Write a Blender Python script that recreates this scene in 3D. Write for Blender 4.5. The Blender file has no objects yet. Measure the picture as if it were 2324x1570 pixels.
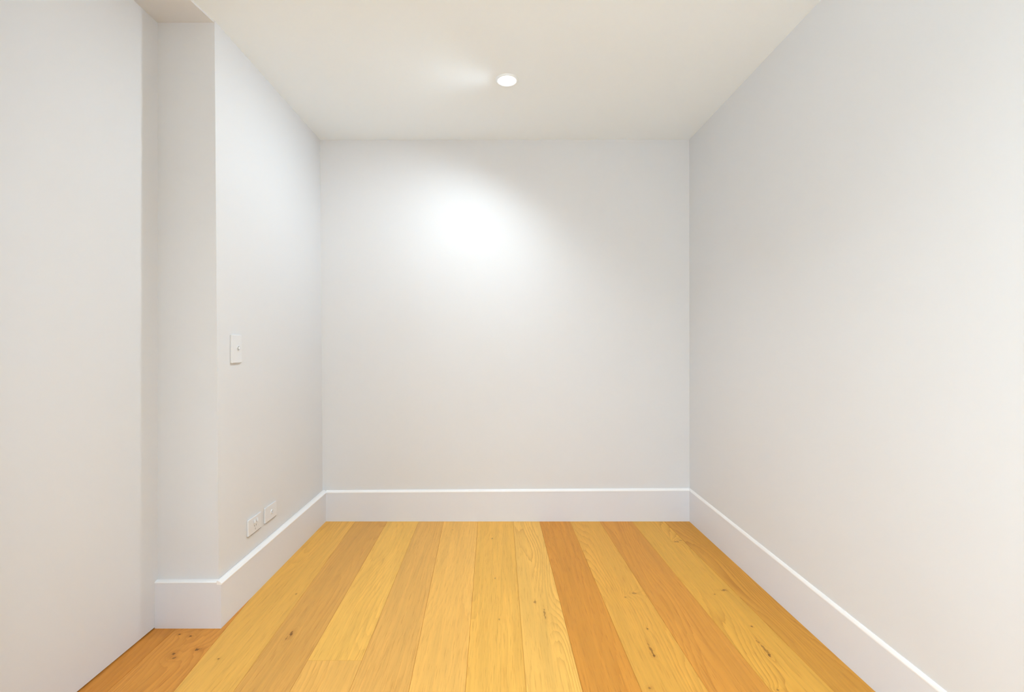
import bpy, bmesh, math, random
from mathutils import Vector, Matrix

random.seed(7)
scene = bpy.context.scene
C = scene.collection

# ------------------------------------------------------------------ camera
F_PX, W_PX, H_PX = 1060.0, 2324.0, 1570.0     # focal length and frame in pixels
VPX, VPY = 1132.0, 776.0                      # vanishing point of the room's depth
CAM_Z = 1.126
cam = bpy.data.cameras.new('camera')
cam.sensor_fit = 'HORIZONTAL'
cam.sensor_width = 36.0
cam.lens = 36.0 * F_PX / W_PX
cam.shift_x = (W_PX / 2 - VPX) / W_PX
cam.shift_y = -(H_PX / 2 - VPY) / W_PX
cam.clip_start = 0.02
camo = bpy.data.objects.new('camera', cam)
camo.location = (0, 0, CAM_Z)
camo.rotation_euler = (math.pi / 2, 0, 0)
C.objects.link(camo)
scene.camera = camo

# ------------------------------------------------------------------ world, fill light, exposure
world = bpy.data.worlds.new('overcast_sky')
scene.world = world
world.use_nodes = True
world.node_tree.nodes['Background'].inputs[0].default_value = (0.86, 0.93, 1.0, 1)
world.node_tree.nodes['Background'].inputs[1].default_value = 1.0
world.cycles.sampling_method = 'NONE'       # the room is closed; an added fill lamp stands at the added window

FILL_POWER = 94.0
FILL_COLOR = (0.71, 0.92, 1.07)
SPOT_POWER = 34.0
SPOT_COLOR = (0.825, 0.95, 1.05)
fill = bpy.data.lights.new('window_fill', 'AREA')      # added fill lamp in an added, unseen side window
fill.shape = 'RECTANGLE'
fill.size, fill.size_y = 1.2, 1.2
fill.energy = FILL_POWER
fill.color = FILL_COLOR
fillo = bpy.data.objects.new('window_fill', fill)
fillo.location = (-1.29, -1.7, 0.90)
fillo.rotation_euler = (0, -math.pi / 2, 0)
C.objects.link(fillo)

vs = scene.view_settings
vs.view_transform = 'Standard'
vs.look = 'None'
vs.gamma = 1.0
vs.use_curve_mapping = False
vs.exposure = 0.12
scene.cycles.use_denoising = True
scene.cycles.max_bounces = 16
scene.cycles.diffuse_bounces = 6
scene.cycles.use_light_tree = False
scene.cycles.use_adaptive_sampling = True
scene.cycles.adaptive_threshold = 0.025
scene.cycles.adaptive_min_samples = 16

# ------------------------------------------------------------------ colours and materials
def lin(r, g, b):
    f = lambda c: (c / 255 / 12.92) if c / 255 <= 0.04045 else ((c / 255 + 0.055) / 1.055) ** 2.4
    return (f(r), f(g), f(b), 1.0)


def nt(mat):
    mat.use_nodes = True
    t = mat.node_tree
    return t, t.nodes, t.links, t.nodes['Principled BSDF']


def paint(name, col, rough=0.6, grain=0.015, spec=0.3):
    """paint or plastic: one colour with a faint cloudiness"""
    m = bpy.data.materials.new(name)
    t, N, L, b = nt(m)
    b.inputs['Roughness'].default_value = rough
    b.inputs['Specular IOR Level'].default_value = spec
    b.inputs['Base Color'].default_value = (*col[:3], 1)
    if grain:
        geo = N.new('ShaderNodeNewGeometry')
        n1 = N.new('ShaderNodeTexNoise')
        n1.inputs['Scale'].default_value = 1.6
        n1.inputs['Detail'].default_value = 1
        L.new(geo.outputs['Position'], n1.inputs['Vector'])
        mx = N.new('ShaderNodeMix')
        mx.data_type = 'RGBA'
        L.new(n1.outputs['Fac'], mx.inputs['Factor'])
        mx.inputs['A'].default_value = (*[c * (1 - grain) for c in col[:3]], 1)
        mx.inputs['B'].default_value = (*[c * (1 + grain) for c in col[:3]], 1)
        L.new(mx.outputs['Result'], b.inputs['Base Color'])
    return m


M_WALL = paint('wall_paint', (0.738, 0.740, 0.752))
M_CEIL = paint('ceiling_paint', (0.885, 0.945, 0.99))
M_SKIRT = paint('skirting_paint', (0.76, 0.765, 0.80), 0.45)
M_BEAD = paint('white_gloss_paint', (0.92, 0.92, 0.93), 0.35)
M_PLASTIC = paint('white_plastic', (0.765, 0.77, 0.79), 0.35, 0.0, 0.4)
M_DARK = paint('subfloor', (0.24, 0.13, 0.05), 0.8, 0.0)
M_SLOT = paint('dark_slot', (0.10, 0.095, 0.09), 0.6, 0.0)  # slots, and the painted shadow strips under the outlet plates
M_GREYP = paint('grey_plastic', (0.45, 0.44, 0.42), 0.4, 0.0)  # dolly well, and the painted shadow strip under the switch
M_METAL = paint('brass_contact', (0.5, 0.45, 0.35), 0.35, 0.0)

m = bpy.data.materials.new('lamp_lens')
t, N, L, b = nt(m)
b.inputs['Base Color'].default_value = (0.9, 0.9, 0.9, 1)
b.inputs['Emission Color'].default_value = (1, 0.98, 0.95, 1)
b.inputs['Emission Strength'].default_value = 4.0
m.cycles.emission_sampling = 'NONE'         # the beam lamp in the downlight does the lighting
M_LENS = m

m = bpy.data.materials.new('window_glass')
t, N, L, b = nt(m)
out = N['Material Output']
tr = N.new('ShaderNodeBsdfTransparent')
gl = N.new('ShaderNodeBsdfGlossy')
gl.inputs['Roughness'].default_value = 0.02
ms = N.new('ShaderNodeMixShader')
ms.inputs[0].default_value = 0.06
L.new(tr.outputs[0], ms.inputs[1])
L.new(gl.outputs[0], ms.inputs[2])
L.new(ms.outputs[0], out.inputs['Surface'])
M_GLASS = m


def oak(name, col, seed, knots=(), ring=1.0, warp=1.0, pores=1.0):
    """oak board: growth rings, long pores and knots in room coordinates (grain along Y)"""
    m = bpy.data.materials.new(name)
    t, N, L, b = nt(m)

    def math_(op, a, c=None, clamp=False):
        n = N.new('ShaderNodeMath')
        n.operation = op
        n.use_clamp = clamp
        for i, v in enumerate((a, c)):
            if v is None:
                continue
            if isinstance(v, (int, float)):
                n.inputs[i].default_value = v
            else:
                L.new(v, n.inputs[i])
        return n.outputs[0]

    def noise(x, y, z, scale=1.0, detail=3.0, rough=0.5):
        cb = N.new('ShaderNodeCombineXYZ')
        for i, v in enumerate((x, y, z)):
            if isinstance(v, (int, float)):
                cb.inputs[i].default_value = v
            else:
                L.new(v, cb.inputs[i])
        n = N.new('ShaderNodeTexNoise')
        n.inputs['Scale'].default_value = scale
        n.inputs['Detail'].default_value = detail
        n.inputs['Roughness'].default_value = rough
        L.new(cb.outputs[0], n.inputs['Vector'])
        return n.outputs['Fac']

    geo = N.new('ShaderNodeNewGeometry')
    sp = N.new('ShaderNodeSeparateXYZ')
    L.new(geo.outputs['Position'], sp.inputs[0])
    x, y = sp.outputs[0], sp.outputs[1]

    # knots: small dark eyes that also bend the grain around them
    dark = None
    bend = None
    halo = None
    wob = math_('MULTIPLY', math_('SUBTRACT', noise(math_('MULTIPLY', x, 130), math_('MULTIPLY', y, 60), seed + 3.3, 1, 2), 0.5), 2.6)
    for kx, ky, sx, sy, st in knots:
        dx = math_('DIVIDE', math_('SUBTRACT', x, kx), sx)
        dy = math_('DIVIDE', math_('SUBTRACT', y, ky), sy)
        d = math_('SQRT', math_('ADD', math_('MULTIPLY', dx, dx), math_('MULTIPLY', dy, dy)))
        dw = math_('ADD', d, wob)
        e = math_('MULTIPLY', math_('MULTIPLY', math_('SUBTRACT', 0.85, dw), 2.6, True), st)
        hl = math_('MULTIPLY', math_('SUBTRACT', 1.0, math_('MULTIPLY', dw, 0.42), True), st)
        dark = e if dark is None else math_('MAXIMUM', dark, e)
        halo = hl if halo is None else math_('MAXIMUM', halo, hl)
        g = math_('DIVIDE', 1.0, math_('ADD', 1.0, math_('MULTIPLY', math_('MULTIPLY', d, d), 0.10)))
        bend = g if bend is None else math_('ADD', bend, g)

    warp_n = noise(math_('MULTIPLY', x, 5.0), math_('MULTIPLY', y, 0.9), seed, 1.0, 1.0)
    ringc = math_('ADD', math_('MULTIPLY', x, 42.0), math_('MULTIPLY', warp_n, 16.0 * warp))
    if bend is not None:
        ringc = math_('ADD', ringc, math_('MULTIPLY', bend, 1.6))
    streak = noise(math_('MULTIPLY', x, 55), math_('MULTIPLY', y, 1.9), seed + 5, 1, 3, 0.6)
    ringc = math_('ADD', ringc, math_('MULTIPLY', streak, 0.9))
    saw = math_('FRACT', ringc)
    rings = math_('POWER', saw, 3.0)                       # sharp late-wood edge
    broad = noise(math_('MULTIPLY', x, 7), math_('MULTIPLY', y, 1.2), seed + 21, 1, 1)   # rings and tone fade in and out
    patch = math_('MULTIPLY', math_('SUBTRACT', broad, 0.36), 3.2, True)
    rings = math_('MULTIPLY', rings, math_('MULTIPLY', patch, ring))
    fine = noise(math_('MULTIPLY', x, 260), math_('MULTIPLY', y, 11), seed + 7, 1, 2, 0.6)
    pore = math_('MULTIPLY', math_('SUBTRACT', fine, 0.55), 5.0, True)

    # value factor
    v = math_('ADD', 1.0, math_('MULTIPLY', math_('SUBTRACT', streak, 0.5), 0.36))
    v = math_('ADD', v, math_('MULTIPLY', math_('SUBTRACT', broad, 0.5), 0.24))
    sc_ = N.new('ShaderNodeVectorMath')
    sc_.operation = 'SCALE'
    sc_.inputs[0].default_value = col[:3]
    L.new(v, sc_.inputs['Scale'])

    def mix(prev, fac, colour):
        mx = N.new('ShaderNodeMix')
        mx.data_type = 'RGBA'
        mx.clamp_factor = True
        L.new(fac, mx.inputs['Factor'])
        L.new(prev, mx.inputs['A'])
        mx.inputs['B'].default_value = colour
        return mx.outputs['Result']

    late = (col[0] * 0.66, col[1] * 0.52, col[2] * 0.38, 1)
    c = mix(sc_.outputs[0], math_('MULTIPLY', rings, 0.5), late)
    c = mix(c, math_('MULTIPLY', pore, 0.42 * pores), late)
    if dark is not None:
        c = mix(c, math_('MULTIPLY', halo, 0.55), late)
        c = mix(c, dark, (0.17, 0.068, 0.014, 1))
    L.new(c, b.inputs['Base Color'])
    b.inputs['Roughness'].default_value = 0.5
    b.inputs['Specular IOR Level'].default_value = 0.25
    h = math_('SUBTRACT', 1.0, pore)
    bp = N.new('ShaderNodeBump')
    bp.inputs['Strength'].default_value = 0.6
    bp.inputs['Distance'].default_value = 0.0012
    L.new(h, bp.inputs['Height'])
    L.new(bp.outputs['Normal'], b.inputs['Normal'])
    return m


# ------------------------------------------------------------------ helpers
def mesh_obj(name, verts, faces, mat, parent=None, smooth=False):
    me = bpy.data.meshes.new(name)
    me.from_pydata([tuple(v) for v in verts], [], faces)
    me.update()
    bm = bmesh.new()
    bm.from_mesh(me)
    bmesh.ops.recalc_face_normals(bm, faces=bm.faces)
    bm.to_mesh(me)
    bm.free()
    if smooth:
        for p in me.polygons:
            p.use_smooth = True
    me.materials.append(mat)
    o = bpy.data.objects.new(name, me)
    C.objects.link(o)
    if parent:
        o.parent = parent
    return o


def structure(o):
    o['kind'] = 'structure'
    return o


def hexa(name, bottom, top, mat, parent=None):
    """solid from 4 bottom corners and 4 top corners"""
    v = list(bottom) + list(top)
    f = [(0, 3, 2, 1), (4, 5, 6, 7), (0, 1, 5, 4), (1, 2, 6, 5), (2, 3, 7, 6), (3, 0, 4, 7)]
    return mesh_obj(name, v, f, mat, parent)


def box(name, x0, x1, y0, y1, z0, z1, mat, parent=None):
    b_ = [(x0, y0, z0), (x1, y0, z0), (x1, y1, z0), (x0, y1, z0)]
    t_ = [(p[0], p[1], z1) for p in b_]
    return hexa(name, b_, t_, mat, parent)


def loft(name, profiles, mat, parent=None, smooth=False):
    """closed cross-sections joined along their order, capped at both ends"""
    n = len(profiles[0])
    v = [p for pr in profiles for p in pr]
    f = [tuple(range(n))]
    for k in range(len(profiles) - 1):
        a = k * n
        for i in range(n):
            j = (i + 1) % n
            f.append((a + i, a + j, a + n + j, a + n + i))
    f.append(tuple(range((len(profiles) - 1) * n, len(profiles) * n)))
    return mesh_obj(name, v, f, mat, parent, smooth)


def lathe(name, prof, seg, mat, parent=None, smooth=True):
    """surface of revolution about local Z from (radius, z) pairs; closed where the radius is 0"""
    v, f, rings = [], [], []
    for r, z in prof:
        if r < 1e-6:
            rings.append([len(v)])
            v.append((0, 0, z))
        else:
            rings.append(list(range(len(v), len(v) + seg)))
            v += [(r * math.cos(2 * math.pi * i / seg), r * math.sin(2 * math.pi * i / seg), z) for i in range(seg)]
    for a, c in zip(rings, rings[1:]):
        for i in range(seg):
            j = (i + 1) % seg
            if len(a) == 1 and len(c) > 1:
                f.append((a[0], c[i], c[j]))
            elif len(c) == 1 and len(a) > 1:
                f.append((a[i], c[0], a[j]))
            elif len(a) > 1:
                f.append((a[i], a[j], c[j], c[i]))
    return mesh_obj(name, v, f, mat, parent, smooth)


def bevel_box(name, sx, sy, sz, bev, mat, parent=None, segs=2):
    """box centred in x and y, standing on z = 0, with rounded edges"""
    bm = bmesh.new()
    bmesh.ops.create_cube(bm, size=1.0)
    for v in bm.verts:
        v.co = Vector((v.co.x * sx, v.co.y * sy, (v.co.z + 0.5) * sz))
    bmesh.ops.bevel(bm, geom=[e for e in bm.edges], offset=bev, segments=segs, affect='EDGES', profile=0.6)
    me = bpy.data.meshes.new(name)
    bm.to_mesh(me)
    bm.free()
    me.materials.append(mat)
    o = bpy.data.objects.new(name, me)
    C.objects.link(o)
    if parent:
        o.parent = parent
    return o


# ------------------------------------------------------------------ room measures (metres)
ZC = 2.40                       # ceiling
YB = 2.944                      # back wall
YR = -2.50                      # wall behind the camera
YP = 1.852                      # end of the left wall, facing the camera
XL_TOP, XL_BOT = -1.127, -1.109 # left wall, slightly out of plumb
XR_TOP = 1.200
def xr_bot(y): return 1.2035 + (YB - y) * 0.0115 if y > 1.2 else 1.2236
XREC = -1.353                   # face of the recessed wall
YN = 1.02                       # nearer end of the recess

# ------------------------------------------------------------------ shell
slab = structure(box('floor', -1.75, 1.65, YR - 0.15, YB + 0.15, -0.12, -0.016, M_DARK))
structure(box('ceiling', -1.75, 1.65, YR - 0.15, YB + 0.15, ZC, ZC + 0.12, M_CEIL))
structure(box('wall_back', -1.75, 1.65, YB, YB + 0.15, -0.016, ZC, M_WALL))
# right wall follows its foot line
vb = [(xr_bot(YR), YR), (xr_bot(1.2), 1.2), (xr_bot(YB), YB)]
v, f = [], []
for (x_, y_) in vb:
    v += [(x_, y_, -0.016), (XR_TOP, y_, ZC), (1.65, y_, ZC), (1.65, y_, -0.016)]
for k in range(2):
    a = 4 * k
    for i in range(4):
        j = (i + 1) % 4
        f.append((a + i, a + j, a + 4 + j, a + 4 + i))
f += [(0, 1, 2, 3), (8, 9, 10, 11)]
structure(mesh_obj('wall_right', v, f, M_WALL))
structure(hexa('wall_left',
               [(-1.75, YP, -0.016), (XL_BOT, YP, -0.016), (XL_BOT, YB, -0.016), (-1.75, YB, -0.016)],
               [(-1.75, YP, ZC), (XL_TOP, YP, ZC), (XL_TOP, YB, ZC), (-1.75, YB, ZC)], M_WALL))
structure(box('wall_left_recess', -1.75, XREC, YN, YP, 0.005, ZC, M_WALL))
# soffit board over the recess
ZS = ZC - 0.008
structure(hexa('trim_1',
               [(XREC, YN, ZS), (-1.232, YN, ZS), (-1.129, YP, ZS), (XREC, YP, ZS)],
               [(XREC, YN, ZC), (-1.232, YN, ZC), (-1.129, YP, ZC), (XREC, YP, ZC)], M_WALL))

structure(box('wall_front', -1.75, 1.65, YR - 0.15, YR, -0.016, ZC, M_WALL))
# unseen nearer left wall, ending to shade the recess; side window added for light
wy0, wy1, wz0, wz1 = -2.30, -1.10, 0.30, 1.50
v, f = [], []
for x_ in (-1.40, XL_TOP):
    v += [(x_, YR, -0.016), (x_, YN, -0.016), (x_, YN, ZC), (x_, YR, ZC),
          (x_, wy0, wz0), (x_, wy1, wz0), (x_, wy1, wz1), (x_, wy0, wz1)]
for o_ in (0, 8):
    for i in range(4):
        j = (i + 1) % 4
        f.append((o_ + i, o_ + j, o_ + 4 + j, o_ + 4 + i))
for i in range(4):
    j = (i + 1) % 4
    f.append((i, j, 8 + j, 8 + i))
    f.append((4 + i, 4 + j, 12 + j, 12 + i))
structure(mesh_obj('wall_left_near', v, f, M_WALL))
win = bpy.data.objects.new('added_window', None)  # unseen window, added to house the fill lamp
win.location = (-1.33, -1.7, wz0)
win['kind'] = 'structure'
C.objects.link(win)
def wpart(name, y0, y1, t, z0, z1, mat):
    return box(name, -t, t, y0 + 1.7, y1 + 1.7, z0 - wz0, z1 - wz0, mat, win)
for (y0, y1, z0, z1) in ((wy0, wy0 + .05, wz0, wz1), (wy1 - .05, wy1, wz0, wz1),
                         (wy0 + .05, wy1 - .05, wz0, wz0 + .05), (wy0 + .05, wy1 - .05, wz1 - .05, wz1),
                         (-1.725, -1.675, wz0 + .05, wz1 - .05)):
    wpart('added_window_frame', y0, y1, 0.03, z0, z1, M_BEAD)
wpart('added_window_pane', wy0 + .05, -1.725, 0.002, wz0 + .05, wz1 - .05, M_GLASS)
wpart('added_window_pane', -1.675, wy1 - .05, 0.002, wz0 + .05, wz1 - .05, M_GLASS)

# ------------------------------------------------------------------ skirting boards with a white top bead
def skirting(name, ends, BEAD=0.015):
    """ends: list of (wall point xy, face point xy, height); one board with its bead as a part"""
    body, bead = [], []
    for (wx, wy), (fx, fy), h in ends:
        ox, oy = fx - wx, fy - wy
        body.append([(wx, wy, 0.0), (fx, fy, 0.0), (fx, fy, h - BEAD), (wx, wy, h - BEAD)])
        bead.append([(wx, wy, h - BEAD), (fx + ox * 0.12, fy + oy * 0.12, h - BEAD),
                     (fx + ox * 0.12, fy + oy * 0.12, h - BEAD * 0.75),
                     (wx + ox * 0.72, wy + oy * 0.72, h - BEAD * 0.25),
                     (wx + ox * 0.35, wy + oy * 0.35, h), (wx, wy, h)])
    b_ = structure(loft(name, body, M_SKIRT))
    loft('top_bead', bead, M_BEAD, b_)
    return b_

XFL0, XFL1 = -1.085, -1.092            # left board face at the back and at the pier
TR = 0.007                             # the right board stands only a little proud
def face_r(y): return xr_bot(y) - TR
YFB = YB - 0.012                       # back board face
YFP = YP - 0.016                       # face of the short board on the pier
skirting('baseboard_back', [((XFL0, YB), (XFL0, YFB), 0.193), ((face_r(YFB), YB), (face_r(YFB), YFB), 0.2065)])
skirting('baseboard_left', [((XL_BOT, YB), (XFL0, YB), 0.193), ((XL_BOT, YFP), (XFL1, YFP), 0.187)])
skirting('baseboard_left_end', [((XREC, YP), (XREC, YFP), 0.185), ((XL_BOT, YP), (XL_BOT, YFP), 0.186)], 0.006)
skirting('baseboard_right', [((xr_bot(YR), YR), (face_r(YR), YR), 0.172), ((xr_bot(1.2), 1.2), (face_r(1.2), 1.2), 0.172),
                             ((xr_bot(YB), YB), (face_r(YB), YB), 0.2065)])
skirting('baseboard_left_near', [((XL_TOP, YN), (XL_TOP + 0.016, YN), 0.187), ((XL_TOP, YR), (XL_TOP + 0.016, YR), 0.187)])
skirting('baseboard_front', [((XL_TOP + .016, YR), (XL_TOP + .016, YR + 0.014), 0.187), ((face_r(YR), YR), (face_r(YR), YR + 0.014), 0.172)])

# ------------------------------------------------------------------ oak floor boards
Y1, Y2 = CAM_Z * F_PX / (1181.5 - VPY), CAM_Z * F_PX / (1570 - VPY)      # depth of the far and near seam readings
def seam(xpix, slope):
    xn = xpix + slope * (1570 - 1181.5)
    return ((xpix - VPX) / F_PX * Y1, (xn - VPX) / F_PX * Y2)
def at(px, py):
    """floor position seen at a reading of the photograph"""
    d = CAM_Z * F_PX / (py - VPY)
    return ((px - VPX) / F_PX * d, d)

SEAMS = [(-1.46, -1.46), (-1.29, -1.262), (-1.16, -1.048)] + [seam(*s) for s in (
    (807, -0.715), (880, -0.575), (951, -0.410), (1007, -0.205), (1085, -0.075), (1164, 0.078), (1224, 0.255),
    (1293, 0.4225), (1360, 0.640), (1433, 0.820), (1506, 1.000))] + [(1.30, 1.30)]
YK = 1.40
def sx(i, y):
    a, b_ = SEAMS[i]
    y = max(y, YK)
    return b_ + (a - b_) * (y - Y2) / (Y1 - Y2)

def knot(px, py, wx, wy, st=1.0):
    x_, y_ = at(px, py)
    return (x_, y_, wx, wy, st)

BOARDS = [   # colour, joint depth, options
    dict(c=(206, 140, 66)),
    dict(c=(212, 148, 74), k=[knot(352, 1457, .008, .012), knot(433, 1443, .008, .007), knot(408, 1439, .006, .005), knot(392, 1484, .009, .012, .9), knot(394, 1493, .010, .006, .7), knot(449, 1473, .013, .010, 1.0)]),
    dict(c=(232, 180, 98), k=[knot(496, 1495, .005, .006, .8), knot(603, 1533, .007, .010), knot(672, 1348, .004, .008, .5)]),
    dict(c=(219, 166, 96), k=[knot(661, 1439, .007, .018, .9), knot(652, 1446, .004, .02, .5)]),
    dict(c=(238, 188, 104), j=1.652, ring=.8),
    dict(c=(228, 176, 104), ring=1.2),
    dict(c=(238, 186, 108), ring=.5, k=[knot(1027, 1202, .004, .008, .4)]),
    dict(c=(236, 184, 98), ring=.6, k=[knot(1117, 1222, .005, .01, .5), knot(1124, 1312, .004, .008, .5), knot(1133, 1405, .004, .008, .4)]),
    dict(c=(240, 190, 108), ring=1.5, warp=1.5, k=[knot(1214, 1365, .006, .014, .55), knot(1236, 1392, .005, .05, .55)]),
    dict(c=(214, 148, 66), ring=1.1),
    dict(c=(226, 170, 84), ring=1.0, k=[knot(1440, 1346, .016, .006, .55), knot(1420, 1355, .006, .005, .5), knot(1469, 1427, .004, .006, .7), knot(1478, 1475, .005, .045, .6), knot(1484, 1487, .006, .01, .8), knot(1473, 1561, .008, .006, .6)]),
    dict(c=(216, 152, 72), ring=1.1),
    dict(c=(226, 172, 82), ring=1.3, warp=1.3, k=[knot(1535, 1229, .016, .008, .6), knot(1545, 1226, .012, .006, .5), knot(1642, 1339, .018, .007, .65), knot(1621, 1348, .006, .005, .5), knot(1705, 1421, .005, .006, .8), knot(1733, 1470, .006, .05, .55), knot(1746, 1486, .007, .012, .8), knot(1766, 1566, .008, .006, .6)]),
    dict(c=(210, 152, 68), ring=1.3),
]
GAP, BV, TH = 0.0003, 0.0010, 0.016
def board(i, y0, y1, mat):
    ys = [y0] + ([YK] if y0 < YK < y1 else []) + [y1]
    prof = []
    for y_ in ys:
        a, c_ = sx(i, y_) + GAP, sx(i + 1, y_) - GAP
        prof.append([(a, y_, -TH), (c_, y_, -TH), (c_, y_, -BV), (c_ - BV, y_, 0.0), (a + BV, y_, 0.0), (a, y_, -BV)])
    return loft('floor_board', prof, mat, slab)

TONE = (1.08, 1.03, 0.80)
for i, B in enumerate(BOARDS):
    r_, g_, b_ = lin(*B['c'])[:3]
    col = (r_ * TONE[0], g_ * TONE[1], b_ * TONE[2])
    mat = oak('oak', col, i * 7.31 + 2.0, B.get('k', ()), B.get('ring', 1.0), B.get('warp', 1.0))
    j1 = B.get('j', 0.15 + 1.05 * random.random())
    j2 = j1 - 1.6 - 0.4 * random.random()
    ytop = YB if i > 0 else YP + 0.02
    board(i, j1 + GAP, ytop, mat)
    m2 = mat if 'j' not in B else oak('oak', tuple(a * b for a, b in zip(lin(233, 181, 106), TONE)), 91.0, (), 1.0, 1.0)
    board(i, max(j2, YR) + GAP, j1 - GAP, m2)
    if j2 > YR + 0.05:
        board(i, YR, j2 - GAP, mat)

# ------------------------------------------------------------------ downlight in the ceiling, and an added fill one
def downlight(x, y, label, power, cone, blend, aim):
    dl = bpy.data.objects.new('downlight', None)
    dl.location = (x, y, ZC)
    C.objects.link(dl)
    dl['label'] = label
    dl['category'] = 'downlight'
    dl['group'] = 'recessed ceiling downlights'
    lathe('trim_ring', [(0.0445, 0.0), (0.0445, -0.0045), (0.047, -0.006), (0.052, -0.0055), (0.0555, -0.003), (0.0565, 0.0)], 56, M_CEIL, dl)
    lathe('lens', [(0.0, -0.0032), (0.020, -0.0031), (0.036, -0.0026), (0.0445, -0.0015), (0.0445, 0.0), (0.0, 0.0)], 56, M_LENS, dl)
    sp = bpy.data.lights.new('downlight_beam', 'SPOT')
    sp.energy = power
    sp.color = SPOT_COLOR
    sp.spot_size = math.radians(cone)
    sp.spot_blend = blend
    sp.shadow_soft_size = 0.04
    spo = bpy.data.objects.new('downlight_beam', sp)
    spo.location = (0, 0, -0.045)
    spo.parent = dl
    spo.rotation_euler = Vector(aim).to_track_quat('-Z', 'Y').to_euler()
    C.objects.link(spo)
    return dl

downlight(0.040, 2.272, 'round white recessed downlight glowing in the ceiling before the blank end wall', SPOT_POWER, 166, 0.85, (-0.46, -0.07, -1.0))
downlight(0.040, 0.300, 'added unseen fill downlight in the ceiling beside the wall recess', 52.0, 150, 1.0, (0, 0, -1))  # added out of frame to brighten the room

# ------------------------------------------------------------------ plates on the left wall
lean = math.atan2(XL_BOT - XL_TOP, ZC)        # the wall leans by this much
def on_left_wall(name, y, z, label, cat):
    o = bpy.data.objects.new(name, None)
    x_ = XL_BOT + (XL_TOP - XL_BOT) * z / ZC
    # local X runs along the wall to the back, local Y up, local Z out into the room
    R = Matrix(((0, 0, 1), (1, 0, 0), (0, 1, 0))).to_4x4()
    o.matrix_world = Matrix.Translation((x_, y, z)) @ Matrix.Rotation(-lean, 4, 'Y') @ R
    C.objects.link(o)
    o['label'] = label
    o['category'] = cat
    return o

def put(o, x=0.0, y=0.0, z=0.0):
    o.location = (x, y, z)
    return o

# light switch
s = on_left_wall('light_switch', 1.979, 1.097, 'upright white light switch plate at chest height on the wall', 'light switch')
bevel_box('plate', 0.075, 0.119, 0.009, 0.003, M_PLASTIC, s)
put(bevel_box('shadow_strip', 0.070, 0.0030, 0.0075, 0.0004, M_GREYP, s, 1), 0.0, -0.0592, 0.0)  # grey strip drawn as the shadow line below the switch plate
put(lathe('dolly_rim', [(0.0085, 0.0), (0.0085, 0.0016), (0.0098, 0.0022), (0.0112, 0.0014), (0.0116, 0.0)], 32, M_PLASTIC, s), 0.008, 0.002, 0.009)
put(lathe('dolly_well', [(0.0, 0.0004), (0.0085, 0.0004), (0.0085, 0.0), (0.0, 0.0)], 32, M_GREYP, s), 0.008, 0.002, 0.0088)
d = put(bevel_box('dolly', 0.0085, 0.0105, 0.0075, 0.002, M_PLASTIC, s), 0.008, 0.0015, 0.0088)
d.rotation_euler = (math.radians(-18), 0, 0)

# switched power outlet
s = on_left_wall('power_outlet', 2.116, 0.302, 'white wall power outlet with small switch and slots above the skirting', 'power outlet')
bevel_box('plate', 0.114, 0.073, 0.008, 0.003, M_PLASTIC, s)
put(bevel_box('shadow_strip', 0.108, 0.0030, 0.0072, 0.0004, M_SLOT, s, 1), 0.0, -0.0362, 0.0)  # dark strip put in as the shadow under the outlet plate
for xx in (-0.009, 0.014):
    d = put(bevel_box('rocker', 0.011, 0.014, 0.006, 0.0018, M_PLASTIC, s), xx, 0.014, 0.0078)
    d.rotation_euler = (math.radians(-14), 0, 0)
for xx, yy, a in ((-0.006, -0.006, 28), (0.008, -0.006, -28), (0.001, -0.021, 0)):
    d = put(bevel_box('pin_slot', 0.0022, 0.0085, 0.0006, 0.0002, M_SLOT, s, 1), xx, yy, 0.0077)
    d.rotation_euler = (0, 0, math.radians(a))

# plate with a round jack
s = on_left_wall('wall_jack', 2.264, 0.303, 'white wall plate with one round jack beside the power outlet', 'wall jack')
bevel_box('plate', 0.114, 0.073, 0.008, 0.003, M_PLASTIC, s)
put(bevel_box('shadow_strip', 0.108, 0.0030, 0.0072, 0.0004, M_SLOT, s, 1), 0.0, -0.0362, 0.0)  # painted shadow line below the jack plate
put(lathe('jack_collar', [(0.0062, 0.0), (0.0062, 0.0045), (0.0075, 0.0052), (0.0098, 0.0040), (0.0105, 0.0)], 28, M_PLASTIC, s), 0.004, 0.0, 0.008)
put(lathe('jack_hole', [(0.0, 0.0005), (0.0062, 0.0005), (0.0062, 0.0), (0.0, 0.0)], 28, M_SLOT, s), 0.004, 0.0, 0.0079)
put(lathe('jack_pin', [(0.0, 0.0040), (0.0012, 0.0035), (0.0014, 0.0), (0.0, 0.0)], 12, M_METAL, s), 0.004, 0.0, 0.008)
for xx in (-0.043, 0.043):
    put(lathe('screw_cap', [(0.0, 0.0008), (0.002, 0.0007), (0.0028, 0.0), (0.0, 0.0)], 16, M_PLASTIC, s), xx, 0.0, 0.0079)
